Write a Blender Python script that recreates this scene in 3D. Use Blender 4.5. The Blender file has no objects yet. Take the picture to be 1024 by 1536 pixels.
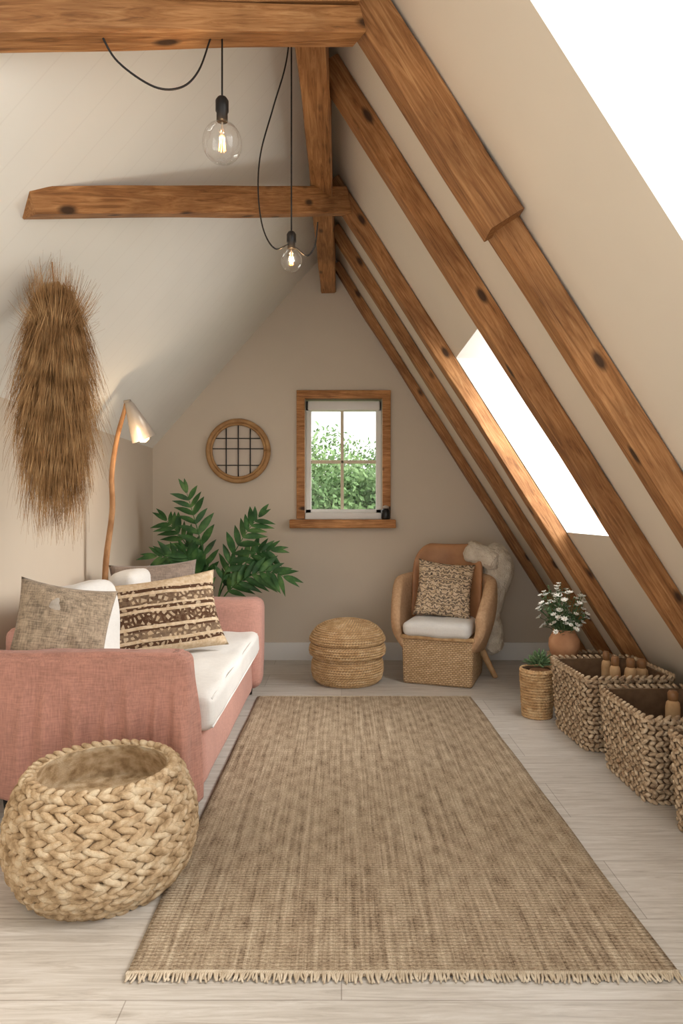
import bpy, bmesh, math, random
from mathutils import Vector, Matrix, Euler, noise
random.seed(7)
S=bpy.context.scene
S.view_settings.view_transform='Standard'
COL=S.collection
pi=math.pi
rad=math.radians

# ---------------------------------------------------------------- helpers
def lin(c):
    out=[]
    for v in c[:3]:
        v=v/255.0
        out.append(v/12.92 if v<=0.04045 else ((v+0.055)/1.055)**2.4)
    return tuple(out)+(1.0,)

def nt(name):
    m=bpy.data.materials.new(name); m.use_nodes=True
    t=m.node_tree
    return m,t,t.nodes,t.links,t.nodes['Principled BSDF']

def ramp(nodes,cols,lo=0.3,hi=0.7,interp='LINEAR'):
    r=nodes.new('ShaderNodeValToRGB'); cr=r.color_ramp; cr.interpolation=interp
    n=len(cols)
    cr.elements[0].position=lo; cr.elements[0].color=lin(cols[0])
    cr.elements[1].position=hi; cr.elements[1].color=lin(cols[-1])
    for i in range(1,n-1):
        e=cr.elements.new(lo+(hi-lo)*i/(n-1)); e.color=lin(cols[i])
    return r

def coords(nodes,links,stretch=(1,1,1)):
    tc=nodes.new('ShaderNodeTexCoord'); mp=nodes.new('ShaderNodeMapping')
    mp.inputs['Scale'].default_value=stretch
    links.new(tc.outputs['Object'],mp.inputs['Vector'])
    return mp.outputs['Vector']

def noise_n(nodes,links,vec,scale,detail=4,rough=.55,dist=0):
    n=nodes.new('ShaderNodeTexNoise'); n.inputs['Scale'].default_value=scale
    n.inputs['Detail'].default_value=detail; n.inputs['Roughness'].default_value=rough
    n.inputs['Distortion'].default_value=dist
    links.new(vec,n.inputs['Vector']); return n.outputs['Fac']

def bumpn(nodes,links,fac,strength,dist,bsdf):
    b=nodes.new('ShaderNodeBump'); b.inputs['Strength'].default_value=strength
    b.inputs['Distance'].default_value=dist
    links.new(fac,b.inputs['Height']); links.new(b.outputs['Normal'],bsdf.inputs['Normal'])
    return b

def M(name,cols,scale=8,stretch=(1,1,1),rough=.8,bump=.2,bscale=80,bstretch=(1,1,1),bdist=.004,lo=.3,hi=.7,spec=.3,metal=0):
    m,t,N,L,B=nt(name)
    v=coords(N,L,stretch); f=noise_n(N,L,v,scale)
    r=ramp(N,cols,lo,hi); L.new(f,r.inputs['Fac']); L.new(r.outputs['Color'],B.inputs['Base Color'])
    B.inputs['Roughness'].default_value=rough; B.inputs['Metallic'].default_value=metal
    B.inputs['Specular IOR Level'].default_value=spec
    if bump>0:
        v2=coords(N,L,bstretch); f2=noise_n(N,L,v2,bscale,3)
        bumpn(N,L,f2,bump,bdist,B)
    return m

def mathn(N,L,op,a,b=None,c=None):
    n=N.new('ShaderNodeMath'); n.operation=op
    for i,x in enumerate((a,b,c)):
        if x is None: continue
        if isinstance(x,(int,float)): n.inputs[i].default_value=x
        else: L.new(x,n.inputs[i])
    return n.outputs[0]

def mixc(N,L,f,a,b,blend='MIX'):
    n=N.new('ShaderNodeMix'); n.data_type='RGBA'; n.blend_type=blend
    if isinstance(f,(int,float)): n.inputs[0].default_value=f
    else: L.new(f,n.inputs[0])
    for i,x in ((6,a),(7,b)):
        if isinstance(x,tuple): n.inputs[i].default_value=x
        else: L.new(x,n.inputs[i])
    return n.outputs[2]

def newobj(name,verts,faces,mat=None,smooth=False,parent=None):
    me=bpy.data.meshes.new(name); me.from_pydata([tuple(v) for v in verts],[],faces); me.update()
    o=bpy.data.objects.new(name,me); COL.objects.link(o)
    if mat: me.materials.append(mat)
    if smooth: me.polygons.foreach_set('use_smooth',[True]*len(me.polygons))
    if parent: o.parent=parent
    return o

def empty(name,loc=(0,0,0)):
    e=bpy.data.objects.new(name,None); e.empty_display_size=.1; e.location=loc
    COL.objects.link(e); return e

def rbox(name,size,loc,bev=.01,mat=None,seg=3,rot=(0,0,0),parent=None,cuts=0,fn=None,smooth=True):
    bm=bmesh.new(); bmesh.ops.create_cube(bm,size=1)
    for v in bm.verts: v.co=Vector((v.co.x*size[0],v.co.y*size[1],v.co.z*size[2]))
    if cuts: 
        bmesh.ops.subdivide_edges(bm,edges=bm.edges[:],cuts=cuts,use_grid_fill=True)
        hs=[s/2 for s in size]; r=bev
        for v in bm.verts:
            c=Vector([max(-(h-r),min(h-r,v.co[i])) for i,h in enumerate(hs)])
            d=v.co-c
            if d.length>1e-6:
                k=max(abs(d.x),abs(d.y),abs(d.z))
                v.co=c+d.normalized()*k if k>0 else v.co
    elif bev>0: bmesh.ops.bevel(bm,geom=bm.edges[:],offset=bev,segments=seg,profile=.5,affect='EDGES')
    if fn:
        for v in bm.verts: v.co=fn(v.co.copy())
    me=bpy.data.meshes.new(name); bm.to_mesh(me); bm.free()
    o=bpy.data.objects.new(name,me); COL.objects.link(o)
    o.location=loc; o.rotation_euler=rot
    if mat: me.materials.append(mat)
    if smooth: me.polygons.foreach_set('use_smooth',[True]*len(me.polygons))
    if parent: o.parent=parent
    return o

def catmull(pts,n=8):
    pts=[Vector(p) for p in pts]; out=[]
    P=[pts[0]*2-pts[1]]+pts+[pts[-1]*2-pts[-2]]
    for i in range(1,len(P)-2):
        for k in range(n):
            t=k/n; a,b,c,d=P[i-1],P[i],P[i+1],P[i+2]
            out.append(.5*((2*b)+(c-a)*t+(2*a-5*b+4*c-d)*t*t+(3*b-a-3*c+d)*t**3))
    out.append(pts[-1]); return out

def tube_data(pts,rad,segs=8,V=None,F=None):
    V=[] if V is None else V; F=[] if F is None else F
    n=len(pts); base=len(V); ref=Vector((0,0,1))
    for i,p in enumerate(pts):
        t=(pts[min(i+1,n-1)]-pts[max(i-1,0)]).normalized()
        if abs(t.dot(ref))>.98: ref=Vector((1,0,0))
        a=t.cross(ref).normalized(); b=a.cross(t).normalized(); ref=b
        r=rad(i/(n-1)) if callable(rad) else rad
        for k in range(segs):
            th=2*pi*k/segs; V.append(p+a*math.cos(th)*r+b*math.sin(th)*r)
    for i in range(n-1):
        for k in range(segs):
            k2=(k+1)%segs
            F.append((base+i*segs+k,base+i*segs+k2,base+(i+1)*segs+k2,base+(i+1)*segs+k))
    F.append(tuple(base+k for k in reversed(range(segs)))); F.append(tuple(base+(n-1)*segs+k for k in range(segs)))
    return V,F

def tube(name,pts,rad,mat,segs=8,n=8,parent=None,smooth=True):
    P=catmull(pts,n) if len(pts)>2 else [Vector(pts[0]).lerp(Vector(pts[1]),i/6) for i in range(7)]
    V,F=tube_data(P,rad,segs); return newobj(name,V,F,mat,smooth,parent)

def lathe(name,prof,mat,loc=(0,0,0),segs=48,parent=None,smooth=True,fn=None):
    V=[];F=[]
    n=len(prof)
    for r,z in prof:
        for k in range(segs):
            th=2*pi*k/segs; v=Vector((r*math.cos(th),r*math.sin(th),z))
            V.append(fn(v) if fn else v)
    for i in range(n-1):
        for k in range(segs):
            k2=(k+1)%segs
            F.append((i*segs+k,i*segs+k2,(i+1)*segs+k2,(i+1)*segs+k))
    if prof[0][0]>1e-4: F.append(tuple(reversed(range(segs))))
    if prof[-1][0]>1e-4: F.append(tuple((n-1)*segs+k for k in range(segs)))
    o=newobj(name,V,F,mat,smooth,parent); o.location=loc; return o

def tuft(V,F,c,u,v,w,a,b,d,nu=6,nv=6):
    base=len(V)
    V.append(c-u*a)
    for i in range(1,nu):
        ph=pi*i/nu; cu=-math.cos(ph)*a; r=math.sin(ph)
        for k in range(nv):
            th=2*pi*k/nv
            V.append(c+u*cu+v*(math.cos(th)*r*b)+w*(math.sin(th)*r*d))
    V.append(c+u*a); last=len(V)-1
    for k in range(nv):
        k2=(k+1)%nv
        F.append((base,base+1+k2,base+1+k))
        for i in range(nu-2):
            F.append((base+1+i*nv+k,base+1+i*nv+k2,base+1+(i+1)*nv+k2,base+1+(i+1)*nv+k))
        F.append((last,base+1+(nu-2)*nv+k,base+1+(nu-2)*nv+k2))

def rr_loop(hx,hy,r,n=64):
    a=hx-r; b=hy-r
    L=[2*a,pi*r/2,2*b,pi*r/2]*2; T=sum(L); out=[]
    for i in range(n):
        s=(i/n)*T; j=0
        while s>L[j]: s-=L[j]; j=(j+1)%8
        f=s/L[j]
        if j==0: p=(-a+2*a*f,-hy); nn=(0,-1)
        elif j==1: th=-pi/2+f*pi/2; p=(a+r*math.cos(th),-b+r*math.sin(th)); nn=(math.cos(th),math.sin(th))
        elif j==2: p=(hx,-b+2*b*f); nn=(1,0)
        elif j==3: th=f*pi/2; p=(a+r*math.cos(th),b+r*math.sin(th)); nn=(math.cos(th),math.sin(th))
        elif j==4: p=(a-2*a*f,hy); nn=(0,1)
        elif j==5: th=pi/2+f*pi/2; p=(-a+r*math.cos(th),b+r*math.sin(th)); nn=(math.cos(th),math.sin(th))
        elif j==6: p=(-hx,b-2*b*f); nn=(-1,0)
        else: th=pi+f*pi/2; p=(-a+r*math.cos(th),-b+r*math.sin(th)); nn=(math.cos(th),math.sin(th))
        out.append((Vector((p[0],p[1],0)),Vector((-nn[1],nn[0],0)),Vector((nn[0],nn[1],0))))
    return out

def loft(name,levels,mat,n=64,loc=(0,0,0),rz=0,parent=None,smooth=False):
    V=[];F=[]
    for hx,hy,r,z in levels:
        for p,t,nn in rr_loop(hx,hy,r,n): V.append(p+Vector((0,0,z)))
    for i in range(len(levels)-1):
        for k in range(n):
            k2=(k+1)%n; F.append((i*n+k,i*n+k2,(i+1)*n+k2,(i+1)*n+k))
    F.append(tuple(reversed(range(n)))); F.append(tuple((len(levels)-1)*n+k for k in range(n)))
    o=newobj(name,V,F,mat,smooth,parent); o.location=loc; o.rotation_euler=(0,0,rz); return o

def pillow(name,w,h,t,mat,loc,rot,parent=None,seed=0,N=30):
    bm=bmesh.new()
    for side in (-1,1):
        g=[]
        for i in range(N+1):
            row=[]
            for j in range(N+1):
                u=-1+2*i/N; v=-1+2*j/N
                x=w/2*u*(1-.09*(1-v*v)); z=h/2*v*(1-.09*(1-u*u))
                k=max(0,(1-u*u)*(1-v*v))**.42
                wr=noise.noise(Vector((u*2.2+seed,v*2.2,side*3.0)))*.20+noise.noise(Vector((u*6+seed,v*6,side)))*.08
                y=side*t/2*k*(1+wr)
                row.append(bm.verts.new((x,y,z)))
            g.append(row)
        for i in range(N):
            for j in range(N):
                f=(g[i][j],g[i+1][j],g[i+1][j+1],g[i][j+1])
                bm.faces.new(f if side<0 else f[::-1])
    bmesh.ops.remove_doubles(bm,verts=bm.verts[:],dist=1e-5)
    me=bpy.data.meshes.new(name); bm.to_mesh(me); bm.free()
    me.polygons.foreach_set('use_smooth',[True]*len(me.polygons)); me.materials.append(mat)
    o=bpy.data.objects.new(name,me); COL.objects.link(o); o.location=loc; o.rotation_euler=rot
    if parent: o.parent=parent
    return o

# ---------------------------------------------------------------- materials
def timber(name,tint=1.0):
    m,t,N,L,B=nt(name)
    v=coords(N,L,(1.6,22,22)); f=noise_n(N,L,v,2.2,6,.65,1.4)
    def c(r,g,b): return (min(255,r*tint),min(255,g*tint),min(255,b*tint))
    r=ramp(N,[c(118,80,46),c(160,110,66),c(186,136,88),c(206,160,110)],.28,.75)
    L.new(f,r.inputs['Fac'])
    v2=coords(N,L,(3.4,8,8)); vo=N.new('ShaderNodeTexVoronoi'); vo.inputs['Scale'].default_value=1.0
    L.new(v2,vo.inputs['Vector'])
    k=N.new('ShaderNodeMapRange'); k.inputs['From Min'].default_value=.09; k.inputs['From Max'].default_value=.19
    k.inputs['To Min'].default_value=.92; k.inputs['To Max'].default_value=0
    L.new(vo.outputs['Distance'],k.inputs['Value'])
    v3=coords(N,L,(1,1,1)); f3=noise_n(N,L,v3,2.5,3)
    r3=ramp(N,[(200,194,188),(255,255,255)],.35,.65); L.new(f3,r3.inputs['Fac'])
    c1=mixc(N,L,1.0,r.outputs['Color'],r3.outputs['Color'],'MULTIPLY')
    c2=mixc(N,L,k.outputs[0],c1,lin((52,34,22)))
    L.new(c2,B.inputs['Base Color']); B.inputs['Roughness'].default_value=.55; B.inputs['Specular IOR Level'].default_value=.3
    bumpn(N,L,f,.4,.006,B); return m
TIMBER=timber('timber_beam'); TRIMWOOD=timber('timber_trim',1.14)

def paint(name,c,seams=False):
    m,t,N,L,B=nt(name)
    v=coords(N,L); f=noise_n(N,L,v,1.2,3)
    c2=tuple(x*.97 for x in c); r=ramp(N,[c2,c],.3,.7); L.new(f,r.inputs['Fac'])
    B.inputs['Roughness'].default_value=.85; B.inputs['Specular IOR Level'].default_value=.2
    f2=noise_n(N,L,v,90,3)
    if seams:
        sx=N.new('ShaderNodeSeparateXYZ'); L.new(v,sx.inputs[0])
        fr=mathn(N,L,'FRACT',mathn(N,L,'MULTIPLY',sx.outputs['Y'],1/.14))
        g=mathn(N,L,'LESS_THAN',fr,.04)
        col=mixc(N,L,mathn(N,L,'MULTIPLY',g,.07),r.outputs['Color'],lin((150,138,124)))
        L.new(col,B.inputs['Base Color'])
        h=mathn(N,L,'SUBTRACT',mathn(N,L,'MULTIPLY',f2,.1),g)
        bumpn(N,L,h,.15,.003,B)
    else:
        L.new(r.outputs['Color'],B.inputs['Base Color']); bumpn(N,L,f2,.06,.002,B)
    return m
WALL=paint('wall_paint_taupe',(211,198,180))
SLOPE_L=paint('ceiling_paint_white',(236,234,226),True)
SLOPE_R=paint('ceiling_paint_cream',(226,216,200))
WHITE=paint('trim_white',(236,234,230))
REVEAL=paint('reveal_white',(226,224,218))

def floor_mat():
    m,t,N,L,B=nt('floor_whitewashed_planks')
    v=coords(N,L); br=N.new('ShaderNodeTexBrick')
    br.inputs['Scale'].default_value=1; br.inputs['Brick Width'].default_value=1.55; br.inputs['Row Height'].default_value=.355
    br.inputs['Mortar Size'].default_value=.0018; br.inputs['Mortar Smooth'].default_value=.1
    br.inputs['Color1'].default_value=lin((220,216,210)); br.inputs['Color2'].default_value=lin((207,202,195))
    br.inputs['Mortar'].default_value=lin((168,161,153)); br.offset=.37
    L.new(v,br.inputs['Vector'])
    v2=coords(N,L,(2,30,1)); f=noise_n(N,L,v2,1.6,7,.72,1.0)
    r=ramp(N,[(190,183,175),(230,226,221),(255,255,255)],.3,.68); L.new(f,r.inputs['Fac'])
    c=mixc(N,L,.85,br.outputs['Color'],r.outputs['Color'],'MULTIPLY')
    L.new(c,B.inputs['Base Color']); B.inputs['Roughness'].default_value=.38
    bumpn(N,L,mathn(N,L,'SUBTRACT',mathn(N,L,'MULTIPLY',f,.2),br.outputs['Fac']),.25,.003,B)
    return m
FLOOR=floor_mat()

def rug_mat():
    m,t,N,L,B=nt('rug_woven_jute')
    v=coords(N,L,(1,1,1))
    fs=noise_n(N,L,coords(N,L,(60,1.6,1)),1.0,6,.72,.2)
    fc=noise_n(N,L,coords(N,L,(90,200,1)),1.0,3,.75)
    fp=noise_n(N,L,coords(N,L,(13,16,1)),1.0,4,.65)
    fl=noise_n(N,L,coords(N,L,(1.3,1.3,1)),1.0,2)
    sx=N.new('ShaderNodeSeparateXYZ'); L.new(v,sx.inputs[0])
    wx=mathn(N,L,'SINE',mathn(N,L,'MULTIPLY',sx.outputs['X'],48)); wy=mathn(N,L,'SINE',mathn(N,L,'MULTIPLY',sx.outputs['Y'],40))
    pat=mathn(N,L,'MULTIPLY',mathn(N,L,'MULTIPLY',wx,wy),.020)
    s=mathn(N,L,'ADD',mathn(N,L,'MULTIPLY',fs,.40),mathn(N,L,'MULTIPLY',fc,.44))
    s=mathn(N,L,'ADD',s,mathn(N,L,'MULTIPLY',fp,.13)); s=mathn(N,L,'ADD',s,mathn(N,L,'MULTIPLY',fl,.03)); s=mathn(N,L,'ADD',s,pat)
    r=ramp(N,[(112,92,74),(178,156,130),(210,190,162),(238,224,200)],.39,.63); L.new(s,r.inputs['Fac'])
    L.new(r.outputs['Color'],B.inputs['Base Color']); B.inputs['Roughness'].default_value=.95; B.inputs['Specular IOR Level'].default_value=.1
    g=mathn(N,L,'MULTIPLY',mathn(N,L,'SINE',mathn(N,L,'MULTIPLY',sx.outputs['Y'],420)),.25)
    bumpn(N,L,mathn(N,L,'ADD',mathn(N,L,'ADD',fc,fs),g),1.0,.010,B); return m
RUG=rug_mat()

def linen(name,c,d=.86,sc=260,patch=3):
    m,t,N,L,B=nt(name)
    a=noise_n(N,L,coords(N,L,(1,1,.12)),sc,2); b=noise_n(N,L,coords(N,L,(.12,.12,1)),sc,2); l=noise_n(N,L,coords(N,L),patch,3)
    s=mathn(N,L,'ADD',mathn(N,L,'MULTIPLY',a,.35),mathn(N,L,'MULTIPLY',b,.35)); s=mathn(N,L,'ADD',s,mathn(N,L,'MULTIPLY',l,.3))
    r=ramp(N,[tuple(x*d for x in c),c],.38,.62); L.new(s,r.inputs['Fac']); L.new(r.outputs['Color'],B.inputs['Base Color'])
    B.inputs['Roughness'].default_value=.92; B.inputs['Specular IOR Level'].default_value=.12
    B.inputs['Sheen Weight'].default_value=.15
    bumpn(N,L,s,.5,.003,B); return m
PINK=linen('linen_dusty_pink',(204,154,140),.86)
PINKT=linen('linen_throw_rose',(194,142,126),.82,170,5)
WLINEN=linen('linen_white',(230,228,224),.95)
GREYP=linen('pillow_oatmeal_weave',(188,168,144),.62,200,24)
GREYB=linen('pillow_grey_brown',(156,140,128),.78,150,20)
GREYC=linen('pillow_grey_light',(190,180,168),.88,150,20)

def pattern_pillow(name,kind):
    m,t,N,L,B=nt(name)
    v=coords(N,L); sx=N.new('ShaderNodeSeparateXYZ'); L.new(v,sx.inputs[0])
    nb=noise_n(N,L,v,45,3)
    base=ramp(N,[(194,168,136),(220,200,172)],.35,.65); L.new(nb,base.inputs['Fac'])
    if kind=='bands':
        zz=mathn(N,L,'ADD',mathn(N,L,'MULTIPLY',sx.outputs['Z'],2.3),.5)
        zz=mathn(N,L,'ADD',zz,mathn(N,L,'MULTIPLY',mathn(N,L,'SINE',mathn(N,L,'MULTIPLY',sx.outputs['X'],9)),.012))
        r=N.new('ShaderNodeValToRGB'); cr=r.color_ramp; cr.interpolation='CONSTANT'
        seq=[(0,.05),(.08,.95),(.13,.1),(.17,.7),(.27,1),(.30,.1),(.34,.85),(.51,.1),(.55,1),(.59,.1),(.62,.75),(.75,.1),(.79,1),(.84,.1)]
        cr.elements[0].position=0; cr.elements[0].color=(.05,.05,.05,1); cr.elements[1].position=seq[1][0]; cr.elements[1].color=(.95,)*3+(1,)
        for p,vv in seq[2:]:
            e=cr.elements.new(p); e.color=(vv,vv,vv,1)
        L.new(zz,r.inputs['Fac'])
        vo=N.new('ShaderNodeTexVoronoi'); vo.inputs['Scale'].default_value=32; vo.feature='DISTANCE_TO_EDGE'; L.new(v,vo.inputs['Vector'])
        p1=mathn(N,L,'LESS_THAN',vo.outputs['Distance'],.20)
        f=mathn(N,L,'MULTIPLY',mathn(N,L,'MULTIPLY',r.outputs['Color'],mathn(N,L,'ADD',mathn(N,L,'MULTIPLY',p1,.75),.35)),mathn(N,L,'ADD',nb,.55))
        dark=lin((84,60,44))
    else:
        ax=mathn(N,L,'ABSOLUTE',sx.outputs['X']); cb=N.new('ShaderNodeCombineXYZ')
        L.new(ax,cb.inputs[0]); L.new(sx.outputs['Z'],cb.inputs[2])
        mg=N.new('ShaderNodeTexWave'); mg.wave_type='RINGS'; mg.inputs['Scale'].default_value=11; mg.inputs['Distortion'].default_value=12
        mg.inputs['Detail'].default_value=3; mg.inputs['Detail Scale'].default_value=2.6; L.new(cb.outputs[0],mg.inputs['Vector'])
        f=mathn(N,L,'MULTIPLY',mathn(N,L,'GREATER_THAN',mg.outputs['Fac'],.56),mathn(N,L,'ADD',nb,.3))
        dark=lin((92,78,70))
    c=mixc(N,L,f,base.outputs['Color'],dark); L.new(c,B.inputs['Base Color'])
    B.inputs['Roughness'].default_value=.93; B.inputs['Specular IOR Level'].default_value=.1
    bumpn(N,L,mathn(N,L,'SUBTRACT',noise_n(N,L,v,220,2),f),.4,.003,B); return m
PBAND=pattern_pillow('pillow_banded_pattern','bands'); PIKAT=pattern_pillow('pillow_ikat_pattern','ikat')

JUTE=M('jute_braid',[(160,132,98),(202,174,138),(226,206,174)],22,(1,1,1),.92,1.0,190,(1,1,3),.006,.32,.66,.1)
JUTED=M('jute_core',[(150,124,94),(176,148,114)],20,rough=.95)
JUTE2=M('jute_coil',[(186,150,106),(212,178,134),(228,202,162)],16,(1,1,3),.85,.5,140,(1,1,5),.003,spec=.15)
WICK=M('wicker_grey_brown',[(140,116,92),(184,160,132),(218,198,170)],34,(1,1,1),.8,.6,150,(1,1,1),.003,.32,.66,.15)
WICKD=M('wicker_core',[(96,74,54),(124,98,74)],20,rough=.95)
WICKH=M('wicker_honey',[(172,136,94),(200,164,120),(218,188,146)],20,(1,1,1),.75,.4,150)
LEATHER=M('leather_tan',[(160,112,76),(182,134,94)],7,(1,1,1),.5,.15,120,spec=.4)
FLEECE=M('fleece_cream',[(204,190,170),(228,218,202)],18,(1,1,1),.98,1.0,90,(1,1,1),.012,spec=.05)
TERRA=M('terracotta',[(190,138,102),(214,166,128)],9,rough=.8)
BLACK=M('black_bakelite',[(20,18,17),(34,31,29)],10,rough=.4,bump=0)
METAL=M('lamp_shade_metal',[(168,158,146),(186,176,164)],6,rough=.4,bump=0,metal=.3)
BAMBOO=M('bamboo_rim',[(150,110,70),(184,144,96)],12,(1,1,1),.55,.3,60)
BRANCH=M('branch_wood',[(142,100,64),(190,146,104)],10,(2,2,1),.7,.5,50)
PAMP=M('pampas_grass',[(118,86,52),(162,124,82),(200,164,118)],14,(1,1,1),.9,0)
LEAF=M('palm_leaf',[(32,64,34),(52,94,48),(96,134,74)],9,rough=.5,bump=.15,spec=.3)
LEAF2=M('foliage_small',[(66,96,62),(118,146,104)],20,rough=.6,bump=0)
TREE=M('tree_foliage',[(56,86,44),(90,120,70),(128,154,102)],1.6,rough=.7,bump=0)
TRUNK=M('tree_bark',[(70,54,40),(100,80,60)],6,rough=.9)
GRASS=M('lawn_grass',[(70,104,44),(110,140,70)],3,rough=.95)
PETAL=M('petal_white',[(240,238,228),(250,250,246)],10,rough=.7,bump=0)
CORK=M('bottle_wood',[(184,144,100),(214,180,138)],12,rough=.7)
BOTTLE=M('bottle_brown',[(128,92,60),(158,116,78)],12,rough=.35,bump=0)
MIRR=M('mirror_painted_reflection',[(198,185,170),(206,193,178)],2,rough=.6,bump=0,spec=.3)  # wall's reflection painted in as a flat beige, not mirrored
DARKL=M('dark_jar',[(24,24,24),(44,42,40)],10,rough=.25,bump=0)

def glassm(name,gl=.12):
    m,t,N,L,B=nt(name); N.remove(B)
    tr=N.new('ShaderNodeBsdfTransparent'); g=N.new('ShaderNodeBsdfGlossy'); g.inputs['Roughness'].default_value=.02
    lw=N.new('ShaderNodeLayerWeight'); lw.inputs['Blend'].default_value=.35
    mx=N.new('ShaderNodeMixShader'); L.new(mathn(N,L,'ADD',mathn(N,L,'MULTIPLY',lw.outputs['Facing'],.4),gl*.3),mx.inputs[0])
    L.new(tr.outputs[0],mx.inputs[1]); L.new(g.outputs[0],mx.inputs[2]); L.new(mx.outputs[0],N['Material Output'].inputs['Surface']); return m
GLASS=glassm('clear_glass')
def pane():
    m,t,N,L,B=nt('window_pane_glass'); N.remove(B)
    tr=N.new('ShaderNodeBsdfTransparent'); g=N.new('ShaderNodeBsdfGlossy'); g.inputs['Roughness'].default_value=.03
    mx=N.new('ShaderNodeMixShader'); mx.inputs[0].default_value=.03
    L.new(tr.outputs[0],mx.inputs[1]); L.new(g.outputs[0],mx.inputs[2]); L.new(mx.outputs[0],N['Material Output'].inputs['Surface']); return m
PANE=pane()
def emis(name,c,s):
    m,t,N,L,B=nt(name); B.inputs['Base Color'].default_value=lin(c); B.inputs['Emission Color'].default_value=lin(c); B.inputs['Emission Strength'].default_value=s; return m
FIL=emis('filament_glow',(255,150,60),16); LBULB=emis('lamp_bulb_glow',(255,200,130),14)

# ---------------------------------------------------------------- room shell
XL=-1.66; ZK=1.86; XA=-.11; ZA=3.62; XR=2.19; YB=5.86; YF=-.9
def zl(x): return ZK+(x-XL)*(ZA-ZK)/(XA-XL)
def xr(z): return XR-z*(XR-XA)/ZA
def zr(x): return (XR-x)*ZA/(XR-XA)
newobj('floor',[(XL-.1,YF,0),(XR+.1,YF,0),(XR+.1,YB+.1,0),(XL-.1,YB+.1,0),(XL-.1,YF,-.1),(XR+.1,YF,-.1),(XR+.1,YB+.1,-.1),(XL-.1,YB+.1,-.1)],
   [(0,1,2,3),(7,6,5,4),(0,4,5,1),(1,5,6,2),(2,6,7,3),(3,7,4,0)],FLOOR)
newobj('wall_left',[(XL,YF,0),(XL,YB,0),(XL,YB,ZK),(XL,YF,ZK),(XL-.1,YF,0),(XL-.1,YB,0),(XL-.1,YB,ZK),(XL-.1,YF,ZK)],[(0,1,2,3),(7,6,5,4),(0,3,7,4),(1,5,6,2),(3,2,6,7)],WALL)
newobj('ceiling_left',[(XL,YF,ZK),(XL,YB,ZK),(XA,YB,ZA),(XA,YF,ZA),(XL-.1,YF,ZK+.05),(XL-.1,YB,ZK+.05),(XA,YB,ZA+.14),(XA,YF,ZA+.14)],[(0,1,2,3),(7,6,5,4)],SLOPE_L)
V=[];F=[]
def sq(y0,y1,z0,z1):
    b=len(V); V.extend([(xr(z0),y0,z0),(xr(z0),y1,z0),(xr(z1),y1,z1),(xr(z1),y0,z1)]); F.append((b,b+3,b+2,b+1))
SK=[(.30,1.77,1.25,2.95),(3.44,4.28,1.17,2.29)]
a0,a1,c0,c1=SK[0]
sq(YF,a0,0,ZA); sq(a0,a1,0,c0); sq(a0,a1,c1,ZA); sq(a1,3.44,0,ZA); sq(3.44,4.28,0,1.17); sq(3.44,4.28,2.29,ZA); sq(4.28,YB,0,ZA)
newobj('ceiling_right',V,F,SLOPE_R)
for i,(y0,y1,z0,z1) in enumerate(SK):
    e=empty('window_%d'%(i+2)); dx=.34
    a=[(xr(z0),y0,z0),(xr(z0),y1,z0),(xr(z1),y1,z1),(xr(z1),y0,z1)]; b=[(x+dx,y,z) for x,y,z in a]
    newobj('reveal',a+b,[(0,1,5,4),(1,2,6,5),(2,3,7,6),(3,0,4,7)],REVEAL,parent=e)
    newobj('glass_pane',b,[(0,1,2,3)],PANE,parent=e)
    for nm,p,q in (('frame_bottom',b[0],b[1]),('frame_far',b[1],b[2]),('frame_top',b[2],b[3]),('frame_near',b[3],b[0])):
        tube(nm,[p,q],.028,WHITE,4,parent=e,smooth=False)
HX0,HX1,HZ0,HZ1=-.32,.357,1.29,2.30
V=[(XL,YB,0),(HX0,YB,0),(HX0,YB,zl(HX0)),(XL,YB,ZK), (HX1,YB,0),(XR,YB,0),(HX1,YB,zr(HX1)),
   (HX0,YB,HZ0),(HX1,YB,HZ0),(HX0,YB,HZ1),(HX1,YB,HZ1),(XA,YB,ZA)]
F=[(0,1,2,3),(4,5,6),(1,4,8,7),(9,10,6,11,2)]
n0=len(V)
V+=[(HX0,YB+.22,HZ0),(HX1,YB+.22,HZ0),(HX0,YB+.22,HZ1),(HX1,YB+.22,HZ1)]
F+=[(7,8,n0+1,n0),(8,10,n0+3,n0+1),(10,9,n0+2,n0+3),(9,7,n0,n0+2)]
newobj('wall_back',V,F,WALL)
rbox('baseboard_back',(XR-.12-XL,.02,.155),((XL+XR-.12)/2,YB-.01,.0775),.004,WHITE)
rbox('baseboard_left',(.02,YB-.02-YF,.155),(XL+.01,(YB+YF)/2-.01,.0775),.004,WHITE)

w=empty('window_1')
def wb(nm,x0,x1,y0,y1,z0,z1,mat,bev=.004): return rbox(nm,(x1-x0,y1-y0,z1-z0),((x0+x1)/2,(y0+y1)/2,(z0+z1)/2),bev,mat,2,parent=w)
wb('casing_left',-.393,-.322,YB-.035,YB+.02,1.24,2.36,TRIMWOOD); wb('casing_right',.359,.43,YB-.035,YB+.02,1.24,2.36,TRIMWOOD)
wb('casing_top',-.393,.43,YB-.037,YB+.02,2.295,2.365,TRIMWOOD)
wb('sill',-.45,.47,YB-.11,YB+.02,1.16,1.235,TRIMWOOD,.008); wb('sill_inner',-.318,.355,YB-.03,YB+.12,1.236,1.292,WHITE)
yy=YB+.08
wb('frame_left',-.318,-.27,yy,yy+.05,1.29,2.29,WHITE); wb('frame_right',.307,.355,yy,yy+.05,1.29,2.29,WHITE)
wb('frame_top',-.318,.355,yy,yy+.05,2.2,2.29,WHITE); wb('frame_bottom',-.318,.355,yy,yy+.05,1.29,1.325,WHITE)
wb('blind_roll',-.30,.34,yy-.04,yy,2.2,2.285,WHITE,.015)
MUNT=M('muntin_cream',[(214,200,176),(226,214,192)],10,rough=.6,bump=0)
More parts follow.
